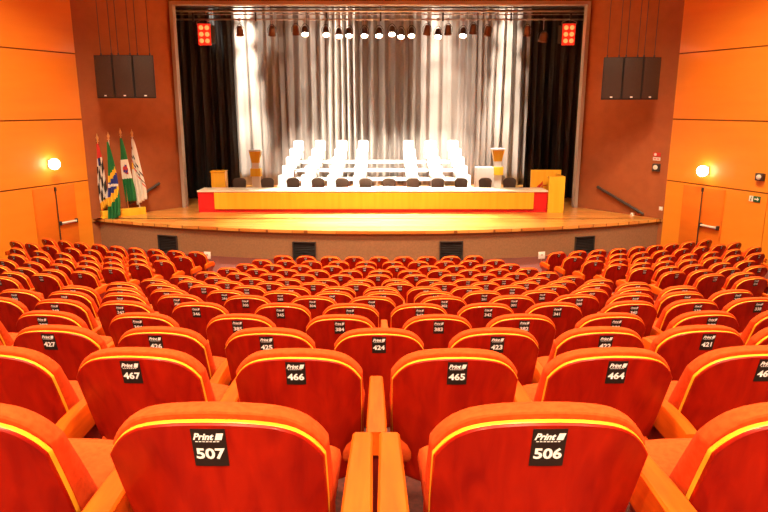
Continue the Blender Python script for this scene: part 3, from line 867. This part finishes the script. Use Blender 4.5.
# white draped table beside the last column
p = at(484.5, 167, 25.6); h = p.z-STAGEZ
r = empty('draped_table', (p.x, 25.6, STAGEZ)); tag(r, 'glaring white draped table beside the riser at the pulpit side', 'table')
bm = bmesh.new()
def dshape(t, z): return None
rings = []
for z, w in ((0, .84), (h*.5, .80), (h-.03, .76), (h, .73)):
    ring = []
    for k in range(48):
        t = 2*PI*k/48; f = 1+(.05*math.sin(t*12)*(1-z/h))
        cx_, sx_ = math.cos(t)*.82, math.sin(t)*.82
        q = max(abs(cx_), abs(sx_))
        ring.append(bm.verts.new((cx_/q**.7*w*.5*f, sx_/q**.7*w*.3*f, z)))
    rings.append(ring)
for a, b in zip(rings, rings[1:]):
    for k in range(48): bm.faces.new((a[k], a[(k+1)%48], b[(k+1)%48], b[k]))
bm.faces.new(rings[-1]); bm.faces.new(list(reversed(rings[0])))
mesh_obj('white_drape', bm, M['white'], r)

# ------------------------------------------------------------------ flags
SA, SB = Vector((-9.0, 20.80)), Vector((-7.98, 21.72))
sd = (SB-SA).normalized(); rzs = math.atan2(sd.y, sd.x)
mid = (SA+SB)/2
r = empty('flag_stand', (mid.x, mid.y, STAGEZ), rzs); tag(r, 'yellow wooden stand holding the four flags at the stage edge', 'flag stand')
Lh = (SB-SA).length
simple('base_board', r, M['yellow_wood'], ((0,0,.12),(Lh+.06,.20,.24)), bevel=.01)
for x in (-Lh/2+.02, Lh/2-.02): simple('foot', r, M['yellow_wood'], ((x,0,.02),(.12,.24,.04)), bevel=.005)
def flag(t, pxt, pyt, pxb, wid, bottom, colour, mats, label, lean, seed, offy=0):
    base = SA+(SB-SA)*t
    topz = at(pxt, pyt, base.y).z
    topx = at(pxt, pyt, base.y).x
    r = empty('flag', (base.x, base.y, STAGEZ+.24)); tag(r, label, 'flag', 'flags on the stand')
    top = Vector((topx-base.x, 0, topz-STAGEZ-.24))
    bm = bmesh.new(); tube(bm, [(0,0,0), top*.94], .016, 8); mesh_obj('pole', bm, M['brass'] if seed % 2 else M['cream'], r)
    bm = bmesh.new(); lathe(bm, [(.02,0),(.05,.02),(.02,.05),(.035,.08),(.045,.13),(.02,.19),(.003,.26)], 10, c=top*.94-Vector((0,0,.04))); mesh_obj('finial', bm, M['brass'], r)
    rnd = random.Random(seed); p0 = rnd.uniform(0, 6)
    nu, nv = 72, 60
    zt = top.z*.90; zb = bottom-STAGEZ-.24
    bm = bmesh.new(); rows = []
    for j in range(nv+1):
        v = j/nv
        spread = .035+wid*min(1, v*1.25)**.85
        row = []
        for i in range(nu+1):
            u = i/nu
            cx_ = top.x*(zt+(zb-zt)*v)/max(top.z, .1)
            fold = math.sin(u*PI*7+p0+v*1.2)
            x = cx_-.03+(u*spread)+lean*v + .02*math.sin(v*6+p0)
            y = -.03-(.03+.05*v)*fold-.03*math.sin(v*4+u*3)+offy*v
            z = zt+(zb-zt)*v*(1-.10*u*(1 if seed != 3 else .2)) + .02*math.cos(u*PI*7+p0)*v
            row.append(bm.verts.new((x, y, z)))
        rows.append(row)
    for j in range(nv):
        for i in range(nu):
            f = bm.faces.new((rows[j][i], rows[j][i+1], rows[j+1][i+1], rows[j+1][i])); f.material_index = colour((i+.5)/nu, (j+.5)/nv)
    o = mesh_obj('cloth', bm, mats, r); o.modifiers.new('t', 'SOLIDIFY').thickness = .004
fm = [M['green'], M['yellow'], M['blue'], M['flagwhite'], M['flagred'], M['flagblack']]
def c_sp(u, v):
    if v < .22: return 4
    if v < .34 and u < .6: return 2 if u > .3 else 3
    if v > .88: return 1
    return 5 if ((v*3.2+u*2.2) % 1) < .5 else 3
def c_br(u, v):
    q = v+.10*(u-.5)
    if .46 < q < .64:
        return 3 if abs((q-.46)/.18-(.15+.8*u)) < .10 else 2
    if .38 < q < .80 and abs(u-.5) < .5-(abs(q-.56)-.12)*.9 and q < .76: return 1
    return 0
def c_gr(u, v):
    if .34 < v < .64:
        if (u-.55)**2/.1+(v-.49)**2/.006 < 1: return 2 if (u+v*3) % .3 < .12 else 4
        return 3
    return 0
def c_wh(u, v):
    k = v-.5*u
    if .10 < k < .14 or .24 < k < .27: return 5
    if .30 < k < .33: return 4
    if u < .25 and .35 < v < .45: return 1
    return 3
flag(.02, 97, 136, 98, .20, STAGEZ+.25, c_sp, fm, 'flag with black and white stripes and red top, nearest the side door', .0, 1)
flag(.30, 108, 134, 112, .36, STAGEZ-.14, c_br, fm, 'green and yellow flag with blue disc hanging over the stage edge', -.04, 2, offy=-.34)
flag(.62, 120, 130, 125, .30, STAGEZ+.46, c_gr, fm, 'green flag with white middle band and coat of arms', -.02, 3)
flag(.90, 131.5, 131, 136, .32, STAGEZ+.32, c_wh, fm, 'white flag with thin dark diagonal stripes, nearest the stage', -.06, 4)

# reserved cards on the two aisle seats of the front row
for px, D, nm, rz in ((207.5, 16.9, 'block beside the flags', -.25), (541.5, 16.9, 'block beside the exit sign', .25)):
    p = at(px, 258.5, D)
    r = empty('aisle_card', p, rz); tag(r, f'small white card on a post, front aisle corner of {nm}', 'card', 'white aisle cards')
    simple('card', r, M['white'], ((0,0,.09),(.19,.012,.19)), bevel=.002)
    bm = bmesh.new(); tube(bm, [(0,.012,.1),(0,.012,HALLZ-p.z)], .012, 6); lathe(bm, [(.09,0),(.09,.012),(.02,.02)], 12, c=(0,.012,HALLZ-p.z)); mesh_obj('post', bm, M['metal'], r)
    bm = bmesh.new(); box(bm,(-.0,-.008,.1),(.05,.004,.02)); mesh_obj('lettering', bm, M['plate'], r)

# ------------------------------------------------------------------ lights
def area(name, loc, size, energy, colr, rot=(0,0,0), sy=None):
    L = bpy.data.lights.new(name, 'AREA'); L.energy = energy; L.color = colr; L.size = size
    if sy: L.shape = 'RECTANGLE'; L.size_y = sy
    L.spread = math.radians(115)
    o = bpy.data.objects.new(name, L); col.objects.link(o); o.location = loc; o.rotation_euler = rot
    return o
WARM = (1,.76,.48)
for y in (-3.0, 3.0, 9.0, 15.0):
    for x in (-6.5, 0, 6.5):
        area('ceiling_light', (x, y, TOPZ-.12), 1.1, {-3.0:420, 3.0:320, 9.0:560, 15.0:720}[y], WARM)
for x in (-2.2, 0, 2.2):
    area('near_row_fill_light', (x, -1.7, 3.5), .35, 66, WARM, rot=(math.radians(32),0,0))  # no soffit here: unseen lights added to brighten the nearest row
def spot(name, p, tgt, energy, ang, colr=(1,.86,.66), blend=.5, r=.08):
    L = bpy.data.lights.new(name, 'SPOT'); L.energy = energy; L.spot_size = math.radians(ang); L.spot_blend = blend; L.color = colr; L.shadow_soft_size = r
    o = bpy.data.objects.new(name, L); col.objects.link(o); o.location = p
    o.rotation_euler = (Vector(tgt)-Vector(p)).to_track_quat('-Z', 'Y').to_euler(); return o
for i, (p, d) in enumerate(lit_pts):
    spot('stage_spot_light', p+d*.16, (p.x*.8, 22.4 if i % 2 else 20.6, STAGEZ), 4800, 50)
for x in (-5, 5):
    spot('stage_side_fill_light', (x, 12, TOPZ-.4), (x*1.55, 21.6, STAGEZ), 2600, 26, (1,.84,.6), .9)  # unseen spots added to brighten the stage sides and the flags
spot('riser_fill_light', (4.9, 24.7, 5.4), (4.04, 25.6, STAGEZ+.8), 3600, 24, (1,.92,.80), .7)  # extra unseen spot added to whiten the draped table
# unseen upstage washes without bars or fixtures aim at the risers and the curtain
for x in (-3.9,-2.6,-1.3,0,1.2,2.6,3.6,4.4):
    spot('riser_fill_light', (x, 25.0, 5.4), (x*.92, 27.3, STAGEZ+.9), 7000, 34, (1,.92,.80), .6)
    if x < 4: spot('riser_fill_light', (x, 25.4, 6.2), (x*.92, 28.9, STAGEZ+1.5), 5500, 24, (1,.92,.80), .6)  # second set added to brighten the top row of chairs
for x, e, an, dx in ((-6.0,30000,6.5,2.0),(-5.1,4500,7,-2.4),(-3.6,4000,7,2.4),(-2.4,9000,7,2.2),(-1.5,24000,7.5,-2.2),(0,2200,7,-2.2),(2.4,11000,9.5,2.2),(3.3,3000,8,2.4),(4.4,4000,7,-2.4),(5.6,24000,7,-2.2)):
    for zt, k in ((5.6,.35),(4.5,.45),(3.2,.6),(1.6,.9),(-.6,1.4)):
        spot('curtain_wash_light', (x+dx, 26.9, 6.7), (x, 29.9, zt), e*k*.36, an*2.6, (1,.91,.78), 1.0)
# ------------------------------------------------------------------ world, camera
w = bpy.data.worlds.new('world'); sc.world = w; w.use_nodes = True
w.node_tree.nodes['Background'].inputs[0].default_value = (.02,.01,.006,1); w.node_tree.nodes['Background'].inputs[1].default_value = .3
cam = bpy.data.cameras.new('camera'); co = bpy.data.objects.new('camera', cam); col.objects.link(co)
cam.sensor_width = 36; cam.lens = F/768*36; cam.clip_start = .05
cam.shift_x = (384-CX)/768
co.location = (0,0,CAMZ); co.rotation_euler = (PI/2-PITCH, 0, 0)
sc.camera = co
sc.view_settings.view_transform = 'Standard'; sc.view_settings.look = 'None'; sc.view_settings.gamma = 1; sc.view_settings.use_curve_mapping = False
sc.view_settings.exposure = 0.2
sc.cycles.max_bounces = 6; sc.cycles.diffuse_bounces = 3; sc.cycles.glossy_bounces = 3
sc.cycles.sample_clamp_indirect = 8
sc.cycles.use_denoising = True
